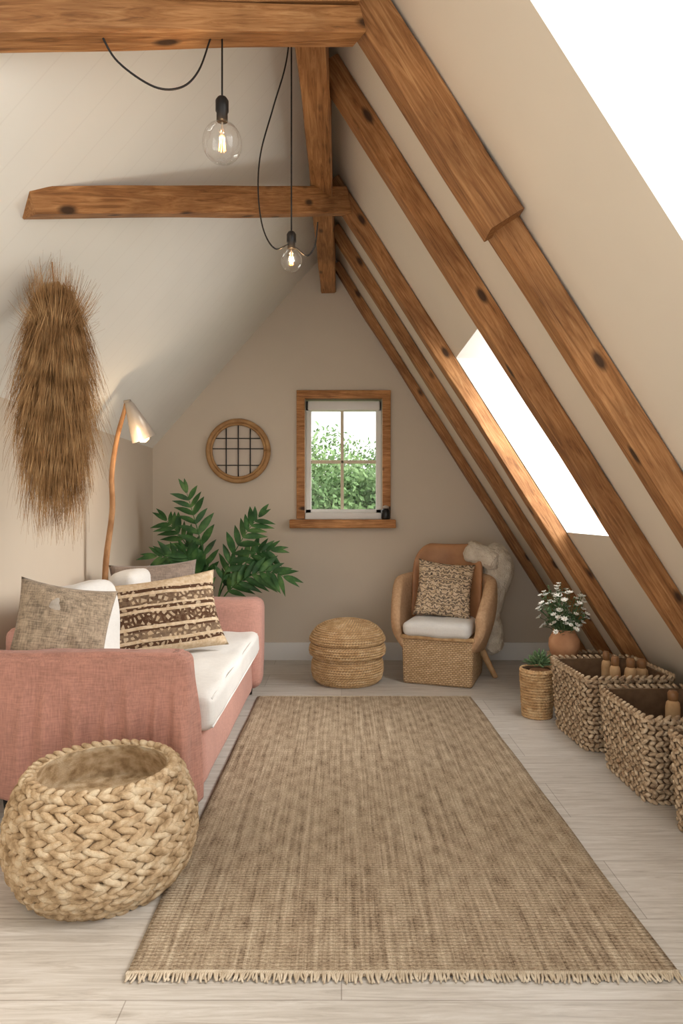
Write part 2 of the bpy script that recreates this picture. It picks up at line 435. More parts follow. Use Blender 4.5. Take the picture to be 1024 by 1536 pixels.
wb('muntin_vertical',-.008,.020,yy+.005,yy+.04,1.32,2.2,MUNT); wb('muntin_horizontal',-.27,.307,yy+.005,yy+.04,1.733,1.762,MUNT)
wb('glass_pane',-.27,.307,yy+.02,yy+.024,1.32,2.2,PANE,0)
j=empty('glass_jar')
lathe('body',[(.034,0),(.04,.01),(.04,.075),(.024,.095)],DARKL,(.385,YB-.06,1.236),24,j)
lathe('lid',[(.026,.0),(.026,.02),(.006,.028)],METAL,(.385,YB-.06,1.33),24,j)

# ---------------------------------------------------------------- timbers
def beam(name,p0,p1,wd,ht,up,mat=TIMBER,parent=None,h1=None,w1=None,seed=0):
    p0=Vector(p0);p1=Vector(p1); X=(p1-p0); Ln=X.length; X.normalize(); U=Vector(up); Y=U.cross(X).normalized(); Z=X.cross(Y).normalized()
    h1=h1 or ht; w1=w1 or wd
    n=max(6,int(Ln/.12)); bm=bmesh.new(); rings=[]
    ch=.10
    prof=[(-.5+ch*.5,-.5),(.5-ch*.5,-.5),(.5,-.5+ch*.5),(.5,.5-ch*.5),(.5-ch*.5,.5),(-.5+ch*.5,.5),(-.5,.5-ch*.5),(-.5,-.5+ch*.5)]
    for i in range(n+1):
        f=i/n; W=wd+(w1-wd)*f; H=ht+(h1-ht)*f; x=-Ln/2+Ln*f; ring=[]
        for k,(a,b) in enumerate(prof):
            jx=noise.noise(Vector((x*2.2+seed,k*.35,seed*1.7)))*.008
            ring.append(bm.verts.new((x,a*W+jx,b*H+noise.noise(Vector((x*1.8,k*.35+9,seed)))*.007)))
        rings.append(ring)
    for i in range(n):
        for k in range(8): bm.faces.new((rings[i][k],rings[i+1][k],rings[i+1][(k+1)%8],rings[i][(k+1)%8]))
    bm.faces.new(rings[0]); bm.faces.new(rings[-1][::-1]); bmesh.ops.recalc_face_normals(bm,faces=bm.faces[:])
    me=bpy.data.meshes.new(name); bm.to_mesh(me); bm.free(); me.materials.append(mat)
    o=bpy.data.objects.new(name,me); COL.objects.link(o)
    mt=Matrix((X,Y,Z)).transposed().to_4x4(); mt.translation=(p0+p1)/2; o.matrix_world=mt
    if parent: o.parent=parent
    return o
nrm=Vector((-ZA,0,-(XR-XA))).normalized()
def onslope(y,z,off): return Vector((xr(z),y,z))+nrm*off
for i,(y,wd,ht) in enumerate([(5.80,.08,.07),(5.05,.085,.08),(4.33,.10,.10),(3.2,.10,.11)]):
    beam('rafter',onslope(y,.075,ht/2+.004),onslope(y,3.47,ht/2+.004),wd,ht,nrm,seed=i*3+1)
ra=empty('rafter_spliced')
beam('lower_timber',onslope(2.52,.075,.06),onslope(2.52,2.55,.06),.10,.11,nrm,parent=ra,seed=20)
beam('upper_timber',onslope(2.46,2.40,.08),onslope(2.46,3.42,.08),.12,.145,nrm,parent=ra,seed=25)
beam('ridge_beam',(-.128,.6,3.36),(-.118,YB-.01,3.36),.13,.28,(0,0,1),seed=31)
cb=empty('collar_beam')
A0=Vector((-1.02,1.758,2.585)); A1=Vector((.05,2.41,3.055))
beam('lower_timber',A0,A1,.10,.088,(0,0,1),parent=cb,seed=40)
beam('upper_timber',A0+Vector((0,.01,.125)),A1+Vector((-.04,-.01,.125)),.13,.15,(0,0,1),parent=cb,seed=44)
beam('collar_beam',(-1.16,2.447,2.435),(.015,4.27,3.29),.09,.095,(0,0,1),h1=.165,w1=.09,seed=50)

# ---------------------------------------------------------------- hanging bulbs
def bulb(name,x,y,ztop,zcap,zc,r,cap_r):
    e=empty(name)
    tube('cord',[(x,y,ztop),(x,y,zcap+.0)],.0032,BLACK,6,parent=e)
    H=zcap-(zc+r*1.15)
    lathe('socket',[(.006,H+.008),(cap_r*.7,H+.004),(cap_r,H-.006),(cap_r,H*.45),(cap_r*.85,H*.4),(cap_r*.85,0),(.004,0)],BLACK,(x,y,zcap-H),24,e)
    top=r*1.2; pr=[(cap_r*.72,top),(cap_r*.8,top-.1*r)]
    for k in range(1,15):
        th=pi*(.17+.83*k/14); pr.append((max(.0005,r*math.sin(th)),r*math.cos(th)*(1.12 if th<pi/2 else 1)))
    lathe('glass_bulb',pr,GLASS,(x,y,zc),32,e)
    V=[];F=[]
    for k in range(7):
        a=2*pi*k/7; p=[Vector((x+math.cos(a)*r*.10,y+math.sin(a)*r*.10,zc+r*.38)),Vector((x+math.cos(a+.25)*r*.17,y+math.sin(a+.25)*r*.17,zc-r*.35))]
        tube_data(p,.0011 if r<.05 else .0016,5,V,F)
    newobj('filament',V,F,FIL,parent=e)
    tube('stem',[(x,y,zc+r*1.1),(x,y,zc+r*.3)],.003,METAL,6,parent=e)
    l=bpy.data.lights.new(name+'_glow','POINT'); l.energy=2; l.color=(1,.62,.3); l.shadow_soft_size=.012
    lo=bpy.data.objects.new('glow',l); lo.location=(x,y,zc); COL.objects.link(lo); lo.parent=e
    return e
b1=bulb('pendant_bulb',-.383,2.14,2.82,2.625,2.482,.063,.021)
tube('loop_cord',[(-.70,1.93,2.69),(-.66,1.97,2.63),(-.57,2.03,2.595),(-.50,2.08,2.625),(-.45,2.10,2.69),(-.415,2.12,2.81)],.0032,BLACK,6,parent=b1)
b2=bulb('pendant_bulb',-.19,2.53,3.23,2.358,2.252,.040,.018)
tube('loop_cord',[(-.185,2.5,3.23),(-.205,2.5,3.0),(-.255,2.5,2.82),(-.303,2.5,2.645),(-.312,2.5,2.495),(-.293,2.5,2.36),(-.25,2.5,2.288),(-.2,2.52,2.31),(-.17,2.53,2.30),(-.13,2.53,2.272),(-.10,2.53,2.315),(-.09,2.53,2.40)],.003,BLACK,6,parent=b2)

# ---------------------------------------------------------------- rug
rg=empty('area_rug')
RY0,RY1=1.86,4.66
def rugx(u,v): 
    a=-.600+.015*v; b=.945-.045*v
    return a+(b-a)*u
V=[];F=[];nx,ny=60,90
for jy in range(ny+1):
    for ix in range(nx+1):
        u=ix/nx; v=jy/ny; x=rugx(u,v); y=RY0+(RY1-RY0)*v
        x+=noise.noise(Vector((0,y*1.5,3)))*.012*(1 if u>.5 else .6); y+=noise.noise(Vector((x*1.8,0,5)))*.012
        V.append((x,y,.012+noise.noise(Vector((x*2.5,y*2.5,0)))*.0025))
for jy in range(ny):
    for ix in range(nx):
        a=jy*(nx+1)+ix; F.append((a,a+1,a+nx+2,a+nx+1))
o=newobj('woven_field',V,F,RUG,True,rg); sm=o.modifiers.new('thick','SOLIDIFY'); sm.thickness=.009; sm.offset=-1
V=[];F=[]
for (yb,dr,vv) in ((RY0,-1,0),(RY1,1,1)):
    n=230
    for k in range(n):
        x=rugx((k+.5)/n,vv)+random.uniform(-.003,.003); y=yb+noise.noise(Vector((x*1.8,0,5)))*.012
        ln=random.uniform(.014,.03); dxx=random.uniform(-.012,.012)
        P=[Vector((x,y-dr*.008,.013)),Vector((x+dxx*.4,y+dr*ln*.5,.008)),Vector((x+dxx,y+dr*ln,.005))]
        tube_data(P,lambda t:.0045*(1-.35*t),5,V,F)
YARN=M('rug_fringe_yarn',[(176,158,134),(212,198,176)],30,rough=.95)
newobj('fringe',V,F,YARN,True,rg)
V=[];F=[]
for k in range(260):
    x=rugx((k+.5)/260,0); y=RY0+noise.noise(Vector((x*1.8,0,5)))*.012+.004
    tuft(V,F,Vector((x,y,.013)),Vector((.6,.8,0)),Vector((.8,-.6,0)),Vector((0,0,1)),.008,.0035,.005,4,5)
newobj('bound_edge',V,F,YARN,True,rg)

# ---------------------------------------------------------------- sofa
sf=empty('sofa')
def soft(seed,a=.012,s=3):
    def f(v):
        n=noise.noise(Vector((v.x*s+seed,v.y*s,v.z*s)))*a
        return v+Vector((n,n*.6,n))
    return f
rbox('arm_near',(.80,.13,.58),(-1.07,2.885,.38),.06,PINK,parent=sf,cuts=16,fn=soft(1,.006))
rbox('arm_far',(.90,.24,.63),(-1.01,4.735,.375),.07,PINK,parent=sf,cuts=16,fn=soft(4,.014))
rbox('base',(.84,1.70,.27),(-1.035,3.79,.195),.03,PINK,parent=sf,cuts=14,fn=soft(2,.010,4))
rbox('back_frame',(.10,1.68,.72),(-1.455,3.80,.42),.04,PINK,parent=sf)
def mattress(v):
    n=noise.noise(Vector((v.x*4+8,v.y*4,v.z*4)))*.014+noise.noise(Vector((v.x*11,v.y*7,2)))*.006
    return v+Vector((n,n*.6,n))
rbox('seat_mattress',(.83,1.66,.165),(-.985,3.79,.40),.045,WLINEN,parent=sf,cuts=40,fn=mattress)
def piping(x,z,nm):
    tube(nm,[(x,2.99,z),(x+.002,3.4,z+.002),(x,3.8,z-.002),(x+.002,4.2,z+.001),(x,4.59,z)],.005,WLINEN,6,parent=sf)
piping(-.578,.335,'mattress_piping'); piping(-.582,.462,'mattress_piping_top')
for k,(y,l,mm) in enumerate(((3.09,.22,GREYC),(3.45,.48,WLINEN),(4.28,.50,WLINEN))):
    rbox('back_cushion_%d'%(k+1),(.19,l,.46),(-1.31,y,.705),.06,mm,parent=sf,cuts=18,fn=soft(k*5,.022,4),rot=(0,rad(-6),0))
for k,(x,y) in enumerate(((-1.42,2.86),(-.70,2.88),(-1.42,4.76),(-.66,4.76))):
    lathe('foot_%d'%(k+1),[(.022,0),(.03,.09)],BLACK,(x,y,.0),16,sf)
def arm_cover():
    V=[];F=[]; NU=300; NS=56
    out=[]
    x0,x1,yf,yb,r=-1.50,-.645,2.80,2.965,.055
    Lf=x1-r-x0; La=pi*r/2; Lm=(yb-yf)-2*r; Tt=Lf+La+Lm+La+.25
    for i in range(NU+1):
        s=Tt*i/NU
        if s<Lf: p=(x0+s,yf); nn=(0,-1)
        elif s<Lf+La: th=-pi/2+(s-Lf)/r; p=(x1-r+r*math.cos(th),yf+r+r*math.sin(th)); nn=(math.cos(th),math.sin(th))
        elif s<Lf+La+Lm: p=(x1,yf+r+s-Lf-La); nn=(1,0)
        elif s<Lf+2*La+Lm: th=(s-Lf-La-Lm)/r; p=(x1-r+r*math.cos(th),yb-r+r*math.sin(th)); nn=(math.cos(th),math.sin(th))
        else: p=(x1-r-(s-Lf-2*La-Lm),yb); nn=(0,1)
        out.append((s,Vector((p[0],p[1],0)),Vector((nn[0],nn[1],0))))
    ztop=.70
    centres=[.06,.17,.25,.36,.43,.52,.60,.66,.73,.80,.86,.93,.99]
    for i,(s,p,nn) in enumerate(out):
        back=(nn.y>.5)
        hem=.085+.022*math.sin(s*5)+.015*noise.noise(Vector((s*9,0,0)))
        if back: hem=.47
        for j in range(NS+1):
            t=j/NS
            if t<.14:
                a=t/.14; ph=a*pi/2
                inset=.08*(1-math.sin(ph)); z=ztop-.05*(1-math.cos(ph))
                k=0
                q=p-nn*inset
            else:
                k=(t-.14)/.86; z=(ztop-.05)+(hem-(ztop-.05))*k; q=p.copy()
            if not back:
                # individual hanging folds: each a soft ridge starting at its own height
                f=0
                for m_,c in enumerate(centres):
                    st=.02+.16*((m_*37)%10)/10
                    dr=(((m_*53)%10)/10-.5)*.12
                    cc=c+dr*k; wd=.014+.010*((m_*29)%10)/10+.012*k
                    am=.034*(.5+.5*((m_*71)%10)/10)*min(1,max(0,(k-st)*3.5))
                    f+=am*math.exp(-((s-cc)/wd)**2)
                q+=nn*(f+.010*noise.noise(Vector((s*13,z*3,9)))+.030*k*(1 if nn.x>.3 else .4)+.012*noise.noise(Vector((s*4,z*4,1))))
            z+=.010*noise.noise(Vector((q.x*5,q.y*6,5)))
            V.append(Vector((q.x,q.y,z)))
    for i in range(NU):
        for j in range(NS):
            a=i*(NS+1)+j; F.append((a,a+1,a+NS+2,a+NS+1))
    o=newobj('linen_arm_cover',V,F,PINKT,True,sf)
    sm=o.modifiers.new('thick','SOLIDIFY'); sm.thickness=.004
    rbox('cover_top',(.77,.11,.05),(-1.075,2.883,.677),.02,PINKT,parent=sf,cuts=10,fn=soft(3,.006,6))
arm_cover()
pillow('throw_pillow',.43,.47,.20,GREYP,(-1.28,3.05,.74),(rad(-14),rad(12),rad(28)),seed=1)
pillow('throw_pillow',.56,.50,.17,GREYB,(-1.22,4.36,.725),(rad(-14),rad(-3),rad(14)),seed=5)
pillow('lumbar_pillow',.78,.47,.21,PBAND,(-1.075,3.84,.695),(rad(-24),rad(-6),rad(24)),seed=9)

# ---------------------------------------------------------------- big braided jute basket
def round_basket(name,loc,R,Hh,rows,n,mat,core,tw=1.0,rim=True,th=.02,nu=6,nv=6,slant=32,rimk=.8,zin=.02):
    e=empty(name); cx,cy,cz=loc
    V=[];F=[]
    for r in range(rows):
        t=(r+.5)/rows; R0=R(t); z=Hh*t; dR=(R(min(1,t+.01))-R(max(0,t-.01)))/(.02*Hh)
        up=Vector((dR,0,1)).normalized()
        for k in range(n):
            th_=2*pi*(k+.5*(r%2))/n+random.uniform(-.03,.03)*min(1,tw)
            c=math.cos(th_); s=math.sin(th_)
            T=Vector((-s,c,0)); Nn=Vector((c*up.z,s*up.z,-up.x)); U=Vector((c*up.x,s*up.x,up.z))
            a=rad(slant)*(1 if r%2 else -1)+random.uniform(-.2,.2)
            u=T*math.cos(a)+U*math.sin(a); v=U*math.cos(a)-T*math.sin(a)
            lu=pi*R0/n*1.55*random.uniform(.88,1.15); lv=Hh/rows*.60*random.uniform(.82,1.18)
            tuft(V,F,Vector((cx+R0*c,cy+R0*s,cz+max(z,lv*.85)))+Nn*random.uniform(-.003,.004)*tw,u,v,Nn,lu,lv,th*.6,nu,nv)
    if rim:
        R0=R(1.0)
        for k in range(int(n*1.1)):
            th_=2*pi*k/int(n*1.1); c=math.cos(th_); s=math.sin(th_); T=Vector((-s,c,0)); N_=Vector((c,s,0)); U=Vector((0,0,1))
            a=.5; u=(T*math.cos(a)+U*math.sin(a)); v=(U*math.cos(a)-T*math.sin(a))
            tuft(V,F,Vector((cx+(R0-.006)*c,cy+(R0-.006)*s,cz+Hh)),u,v,N_,pi*R0/n*1.4,Hh/rows*.5,th*rimk,nu,nv)
    newobj('weave',V,F,mat,True,e)
    pr=[]
    for i in range(13): pr.append((R(i/12)-.004,.004+(Hh-.004)*i/12))
    for i in range(12,-1,-1):
        if Hh*i/12>=zin: pr.append((R(i/12)-.004-th,Hh*i/12))
    pr.append((.001,zin))
    lathe('core',pr,core,loc,48,e)
    return e
def Rb(t):
    pts=[(0,.220),(.08,.256),(.2,.290),(.35,.310),(.5,.314),(.65,.308),(.8,.290),(.92,.266),(1,.246)]
    for (a,ra_),(b,rb_) in zip(pts,pts[1:]):
        if t<=b:
            f=(t-a)/(b-a); return ra_+(rb_-ra_)*f
    return .246
round_basket('jute_basket',(-.840,2.355,0),Rb,.400,17,38,JUTE,JUTE,th=.027,nu=7,nv=7,slant=22,rimk=.7,zin=.26)
def Rs(t): return .088+.016*t
round_basket('wicker_basket',(1.245,4.25,0),Rs,.30,17,34,WICKH,WICKD,tw=.4,th=.014,nu=4,nv=5,slant=12)

def pouf():
    e=empty('seagrass_pouf'); cx,cy=.045,5.14; V=[];F=[]
    prof=[(.225,0),(.262,.035),(.274,.09),(.272,.15),(.256,.192),(.252,.205),(.286,.215),(.292,.25),(.284,.285),(.262,.302),(.288,.318),(.287,.34),(.268,.375),(.236,.415),(.18,.447),(.10,.468),(.012,.475)]
    P=[Vector((a,b)) for a,b in prof]; L=[0]
    for a,b in zip(P,P[1:]): L.append(L[-1]+(b-a).length)
    rows=40
    for r in range(rows):
        s=L[-1]*(r+.5)/rows; i=max(k for k in range(len(L)) if L[k]<=s); i=min(i,len(P)-2); f=(s-L[i])/(L[i+1]-L[i]); q=P[i].lerp(P[i+1],f); d=(P[i+1]-P[i]).normalized()
        n=max(8,int(2*pi*q.x/.022))
        for k in range(n):
            th=2*pi*(k+.5*(r%2))/n; c=math.cos(th); sn=math.sin(th)
            T=Vector((-sn,c,0)); U=Vector((c*d.x,sn*d.x,d.y)); Nn=Vector((c*d.y,sn*d.y,-d.x))
            a=.45; u=T*math.cos(a)+U*math.sin(a); v=U*math.cos(a)-T*math.sin(a)
            tuft(V,F,Vector((cx+q.x*c,cy+q.x*sn,max(.006,q.y))),u,v,Nn,.0145,.0078,.0075,4,5)
    newobj('woven_coils',V,F,JUTE2,True,e)
    lathe('body',[(a-.002 if a>.02 else a,b+.003) for a,b in prof],JUTED,(cx,cy,0),48,e)
pouf()

def rect_basket(name,x,y,hx,hy,h,rz=0,rows=16,mat=WICK,lid=False):
    e=empty(name); V=[];F=[]; R=Matrix.Rotation(rz,3,'Z'); c0=Vector((x,y,0))
    per=4*(hx+hy); n=int(per/.031)
    for r in range(rows):
        t=(r+.5)/rows; k_=.90+.10*t
        for k,(p,T,Nn) in enumerate(rr_loop(hx*k_,hy*k_,.05,n)):
            z=max(h*t,.012)
            ph=(k+r)%2
            a=.5*(1 if r%2 else -1)+random.uniform(-.25,.25); U=Vector((0,0,1)); u=T*math.cos(a)+U*math.sin(a); v=U*math.cos(a)-T*math.sin(a)
            tuft(V,F,c0+R@(p+Vector((0,0,z+random.uniform(-.002,.002)))+Nn*(.006 if ph else -.003)),R@u,R@v,R@Nn,.020*random.uniform(.85,1.2),h/rows*.46,.0095,5,5)
    for row in range(2):
        for k,(p,T,Nn) in enumerate(rr_loop(hx+.002,hy+.002,.05,int(n*.8))):
            a=.6 if row else -.6; U=Vector((0,0,1)); u=T*math.cos(a)+U*math.sin(a); v=U*math.cos(a)-T*math.sin(a)
            tuft(V,F,c0+R@(p+Vector((0,0,h-.006+row*.013))),R@u,R@v,R@Nn,.023,.010,.013,5,5)
    newobj('weave',V,F,mat,True,e)
    lv=[(hx*.89,hy*.89,.05,.004),(hx-.008,hy-.008,.05,h)]
    if lid: lv+=[(hx-.03,hy-.03,.04,h+.005)]
    else: lv+=[(hx-.022,hy-.022,.04,h),(hx*.88-.018,hy*.88-.018,.04,.02)]
    loft('core',lv,WICKD,64,(x,y,0),rz,e)
    return e
rect_basket('storage_basket',1.545,3.85,.25,.26,.40,rad(3))
rect_basket('storage_basket',1.575,3.20,.235,.265,.385,rad(1))
rect_basket('storage_basket',1.60,2.53,.235,.265,.385,rad(0))
rect_basket('storage_basket',1.60,4.42,.19,.15,.335,rad(0),lid=True)

def bottle(x,y,h,r):
    e=empty('wooden_bottle')
    lathe('body',[(r*.9,0),(r,.01),(r,h*.80),(r*.9,h*.85),(r*.6,h*.88)],CORK,(x,y,.022),20,e)
    lathe('stopper',[(r*.55,0),(r*.72,.008),(r*.72,h*.09),(r*.5,h*.12)],BOTTLE,(x,y,.022+h*.87),20,e)
bottle(1.55,3.78,.465,.030); bottle(1.63,3.76,.46,.034); bottle(1.71,3.80,.445,.036); bottle(1.58,3.98,.45,.028)
bottle(1.60,3.22,.42,.034)

vx,vy,vz=1.462,4.38,.341
fv=empty('flower_vase')
lathe('vase',[(.055,0),(.085,.03),(.099,.08),(.096,.125),(.075,.165),(.068,.18),(.074,.192),(.064,.19),(.06,.15),(.08,.08),(.04,.02)],TERRA,(vx,vy,vz),36,fv)
VS=[];FS=[];VP=[];FP=[];VL=[];FL=[];VC=[];FC=[]
for k in range(100):
    a=random.uniform(0,2*pi); rr=.16*random.random()**.6; h=random.uniform(.22,.46)-rr*.6
    tip=Vector((vx-.01+math.cos(a)*rr,vy+math.sin(a)*rr,vz+.05+h)); base=Vector((vx+math.cos(a)*.03,vy+math.sin(a)*.03,vz+.12))
    mid=base.lerp(tip,.5)+Vector((0,0,.03)); P=catmull([base,mid,tip],5); tube_data(P,.0018,4,VS,FS)
    if k<84:
        up=(tip-base).normalized(); s1=up.cross(Vector((0,1,.2))).normalized(); s2=up.cross(s1)
        sc=random.uniform(.7,1.15)
        for q in range(7):
            an=2*pi*q/7; d=s1*math.cos(an)+s2*math.sin(an); u=(d+up*.55).normalized()
            tuft(VP,FP,tip+u*.011*sc,u,up.cross(u).normalized(),up,.013*sc,.007*sc,.004,4,5)
        tuft(VC,FC,tip+up*.004,s1,s2,up,.004,.004,.003,4,5)
    for q in range(9):
        p=P[random.randint(1,len(P)-1)]; d=Vector((random.uniform(-1,1),random.uniform(-1,1),random.uniform(-.2,.8))).normalized(); sd=d.cross(Vector((0,0,1))).normalized()
        b=len(VL); ln=random.uniform(.025,.05); VL.extend([p,p+d*ln*.5+sd*.008,p+d*ln,p+d*ln*.5-sd*.008]); FL.append((b,b+1,b+2,b+3))
newobj('stems',VS,FS,LEAF2,parent=fv); newobj('petals',VP,FP,PETAL,True,fv); newobj('flower_centers',VC,FC,CORK,True,fv); newobj('leaves',VL,FL,LEAF2,parent=fv)
pp=empty('potted_succulent'); px_,py_=1.262,4.25
lathe('pot',[(.05,0),(.062,.27),(.055,.27),(.04,.02)],TERRA,(px_,py_,.022),24,pp)
V=[];F=[]
for k in range(130):
    a=random.uniform(0,2*pi); el=random.uniform(.1,1.4); d=Vector((math.cos(a)*math.cos(el),math.sin(a)*math.cos(el),math.sin(el)))
    c=Vector((px_,py_,.32))+d*random.uniform(.03,.095); sd=d.cross(Vector((.1,.2,1))).normalized()
    tuft(V,F,c,d,sd,d.cross(sd),.02,.009,.004,4,5)
newobj('leaves',V,F,LEAF2,True,pp)

# ---------------------------------------------------------------- armchair
ac=empty('wicker_armchair'); CR=Matrix.Rotation(rad(-20),4,'Z'); CO=Vector((.80,5.22,0))
CM=Matrix.Translation(CO)@CR
def place(o):
    o.matrix_world=CM@Matrix.LocRotScale(o.location,o.rotation_euler,o.scale); o.parent=ac; return o
def wickmat():
    m,t,N,L,B=nt('wicker_panel_honey')
    v=coords(N,L); ck=N.new('ShaderNodeTexBrick'); ck.inputs['Scale'].default_value=1; ck.inputs['Brick Width'].default_value=.026; ck.inputs['Row Height'].default_value=.014; ck.inputs['Mortar Size'].default_value=.002
    sx=N.new('ShaderNodeSeparateXYZ'); L.new(v,sx.inputs[0]); cbn=N.new('ShaderNodeCombineXYZ')
    L.new(mathn(N,L,'ADD',sx.outputs['X'],sx.outputs['Y']),cbn.inputs[0]); L.new(sx.outputs['Z'],cbn.inputs[1]); L.new(cbn.outputs[0],ck.inputs['Vector'])
    ck.inputs['Color1'].default_value=lin((218,188,148)); ck.inputs['Color2'].default_value=lin((194,160,118)); ck.inputs['Mortar'].default_value=lin((130,100,70))
    L.new(ck.outputs['Color'],B.inputs['Base Color']); B.inputs['Roughness'].default_value=.7
    bumpn(N,L,mathn(N,L,'SUBTRACT',1.0,ck.outputs['Fac']),.8,.004,B); return m
WPAN=wickmat()
def taper(v):
    k=1-.05*(0.5-(v.z/.36)); v.x*=k; return v
place(rbox('wicker_base',(.55,.52,.36),(0,.0,.182),.02,WPAN,seg=3,fn=taper))
place(rbox('front_rail',(.56,.03,.03),(0,-.262,.358),.012,WICKH))
place(rbox('seat_cushion',(.51,.50,.12),(0,-.06,.422),.048,WLINEN,cuts=14,fn=soft(3,.012,5)))
def shell():
    V=[];F=[]; n=56; m=12
    for i in range(n+1):
        t=-1+2*i/n; at=abs(t)
        ang=t*rad(128)
        x=.36*math.sin(ang); y=.04+.27*math.cos(ang)
        if at>.70: 
            f=(at-.70)/.30; y=.04+.27*math.cos(rad(128)*.70)-.30*f
            x=math.copysign(.36*math.sin(rad(128)*.70)-.045*f*f,t)
        top=.80-.06*min(1,at*1.3)-.24*max(0,(at-.72)/.28)**1.4
        bot=.20+.06*at
        nx_=x; ny_=(y-.04) if at<=.7 else .0
        nn=Vector((nx_,ny_,0)).normalized()
        loop=[]
        thk=.042*(1-.2*max(0,at-.8)/.2)
        def bl(f): return .020*math.sin(pi*f)-.09*(1-f)**1.6
        for k in range(m):
            f=k/(m-1); z=bot+(top-bot)*f
            loop.append(Vector((x,y,z))+nn*(thk+bl(f)))
        for k in range(1,6):
            th=pi*k/6; loop.append(Vector((x,y,top))+nn*(thk*math.cos(th))+Vector((0,0,thk*math.sin(th))))
        for k in range(m):
            f=1-k/(m-1); z=bot+(top-bot)*f
            loop.append(Vector((x,y,z))+nn*(-thk+bl(f)*.8))
        V+=loop
    q=len(loop)
    for i in range(n):
        for k in range(q):
            k2=(k+1)%q; F.append((i*q+k,(i+1)*q+k,(i+1)*q+k2,i*q+k2))
    F.append(tuple(range(q))); F.append(tuple(n*q+k for k in reversed(range(q))))
    return newobj('wraparound_arms',V,F,ARMM,True)
ARMM=M('armchair_woven_rattan',[(186,148,112),(208,172,136)],60,(1,1,1),.65,.6,150)
place(shell())
def backf(v):
    hx,hz=.25,.30
    if v.z>.05:
        f=(v.z-.05)/(hz-.05); v.x*=math.sqrt(max(.0,1-(f**2.6)*.55))
    v.y+=.10*(v.x/hx)**2*-1
    return v
place(rbox('leather_back',(.56,.09,.62),(0,.25,.73),.04,LEATHER,cuts=22,fn=backf,rot=(rad(-9),0,0)))
for k,(x,y,dx,dy) in enumerate(((-.22,.16,-.08,.12),(.22,.12,.16,.03))):
    place(tube('leg_%d'%(k+1),[(x,y,.33),(x+dx,y+dy,.0)],lambda t:.032-.012*t,CORK,10))
place(pillow('chair_pillow',.45,.45,.16,PIKAT,(.0,.02,.69),(rad(-16),rad(6),rad(12)),seed=12))
def fl(seed,a=.03):
    def f(v):
        n=noise.noise(Vector((v.x*8+seed,v.y*8,v.z*5)))*a+noise.noise(Vector((v.x*34+seed,v.y*34,v.z*34)))*.010
        return v+v.normalized()*n
    return f
th=empty('sheepskin_throw')
def hang(v):
    t=.5-v.z/.62
    v.x*=1-.25*t; v.y*=1-.2*t; v.x+=.02*math.sin(t*5)
    return fl(1,.035)(v)
rbox('upper_drape',(.25,.22,.62),(1.225,5.36,.72),.10,FLEECE,cuts=30,fn=hang,rot=(rad(4),rad(4),rad(-20)),parent=th)
rbox('top_fold',(.30,.28,.15),(1.14,5.37,.955),.07,FLEECE,cuts=24,fn=fl(3,.03),rot=(0,rad(18),rad(-20)),parent=th)
rbox('lower_drape',(.15,.16,.40),(1.215,5.37,.36),.07,FLEECE,cuts=22,fn=fl(6),rot=(0,rad(-3),rad(-20)),parent=th)

# ---------------------------------------------------------------- round grid mirror
gm=empty('round_grid_mirror'); mx_,mz_=-.902,1.833; R0=.262
V=[];F=[]; P=[Vector((mx_+R0*math.cos(2*pi*k/64),YB-.035,mz_+R0*math.sin(2*pi*k/64))) for k in range(65)]
tube_data(P,.022,10,V,F); newobj('bamboo_rim',V,F,BAMBOO,True,gm)
P=[Vector((mx_+(R0-.028)*math.cos(2*pi*k/64),YB-.045,mz_+(R0-.028)*math.sin(2*pi*k/64))) for k in range(65)]
V=[];F=[];tube_data(P,.012,8,V,F); newobj('inner_rim',V,F,BAMBOO,True,gm)
o=lathe('mirror_painted_reflection',[(R0,0),(R0,.008)],MIRR,(0,0,0),64,gm,False); o.rotation_euler=(rad(90),0,0); o.location=(mx_,YB-.012,mz_)
for k,dx in enumerate((-.105,.0,.105)):
    hh=math.sqrt(.235**2-dx*dx); tube('bar_v%d'%k,[(mx_+dx,YB-.032,mz_-hh),(mx_+dx,YB-.032,mz_+hh)],.0055,BLACK,6,parent=gm)
for k,dz in enumerate((-.125,.02,.11)):
    hh=math.sqrt(.235**2-dz*dz); tube('bar_h%d'%k,[(mx_-hh,YB-.032,mz_+dz),(mx_+hh,YB-.032,mz_+dz)],.0045,BLACK,6,parent=gm)

# ---------------------------------------------------------------- branch floor lamp
fl_=empty('branch_floor_lamp')
tube('branch',[(-1.545,4.3,.03),(-1.53,4.3,.5),(-1.52,4.3,.95),(-1.475,4.29,1.3),(-1.47,4.27,1.55),(-1.435,4.27,1.78),(-1.385,4.26,1.95),(-1.375,4.26,2.01)],lambda t:.022-.010*t,BRANCH,10,parent=fl_)
lathe('base',[(.09,0),(.09,.02),(.02,.035)],BLACK,(-1.555,4.3,0),32,fl_)
o=lathe('cone_shade',[(.022,0),(.03,-.02),(.082,-.25),(.078,-.25),(.024,-.02)],METAL,(0,0,0),36,fl_)
o.location=(-1.358,4.25,2.0); o.rotation_euler=(rad(14),rad(-20),0)
o=lathe('bulb',[(.004,-.2),(.03,-.215),(.038,-.235),(.03,-.26),(.004,-.272)],LBULB,(0,0,0),20,fl_); o.location=(-1.358,4.25,2.0); o.rotation_euler=(rad(14),rad(-20),0)
tube('joint',[(-1.385,4.26,2.0),(-1.345,4.25,2.005)],.014,METAL,8,parent=fl_)
l=bpy.data.lights.new('lamp_glow','POINT'); l.energy=3; l.color=(1,.72,.45); l.shadow_soft_size=.03
lo=bpy.data.objects.new('lamp_glow',l); lo.location=(-1.27,4.17,1.70); COL.objects.link(lo); lo.parent=fl_

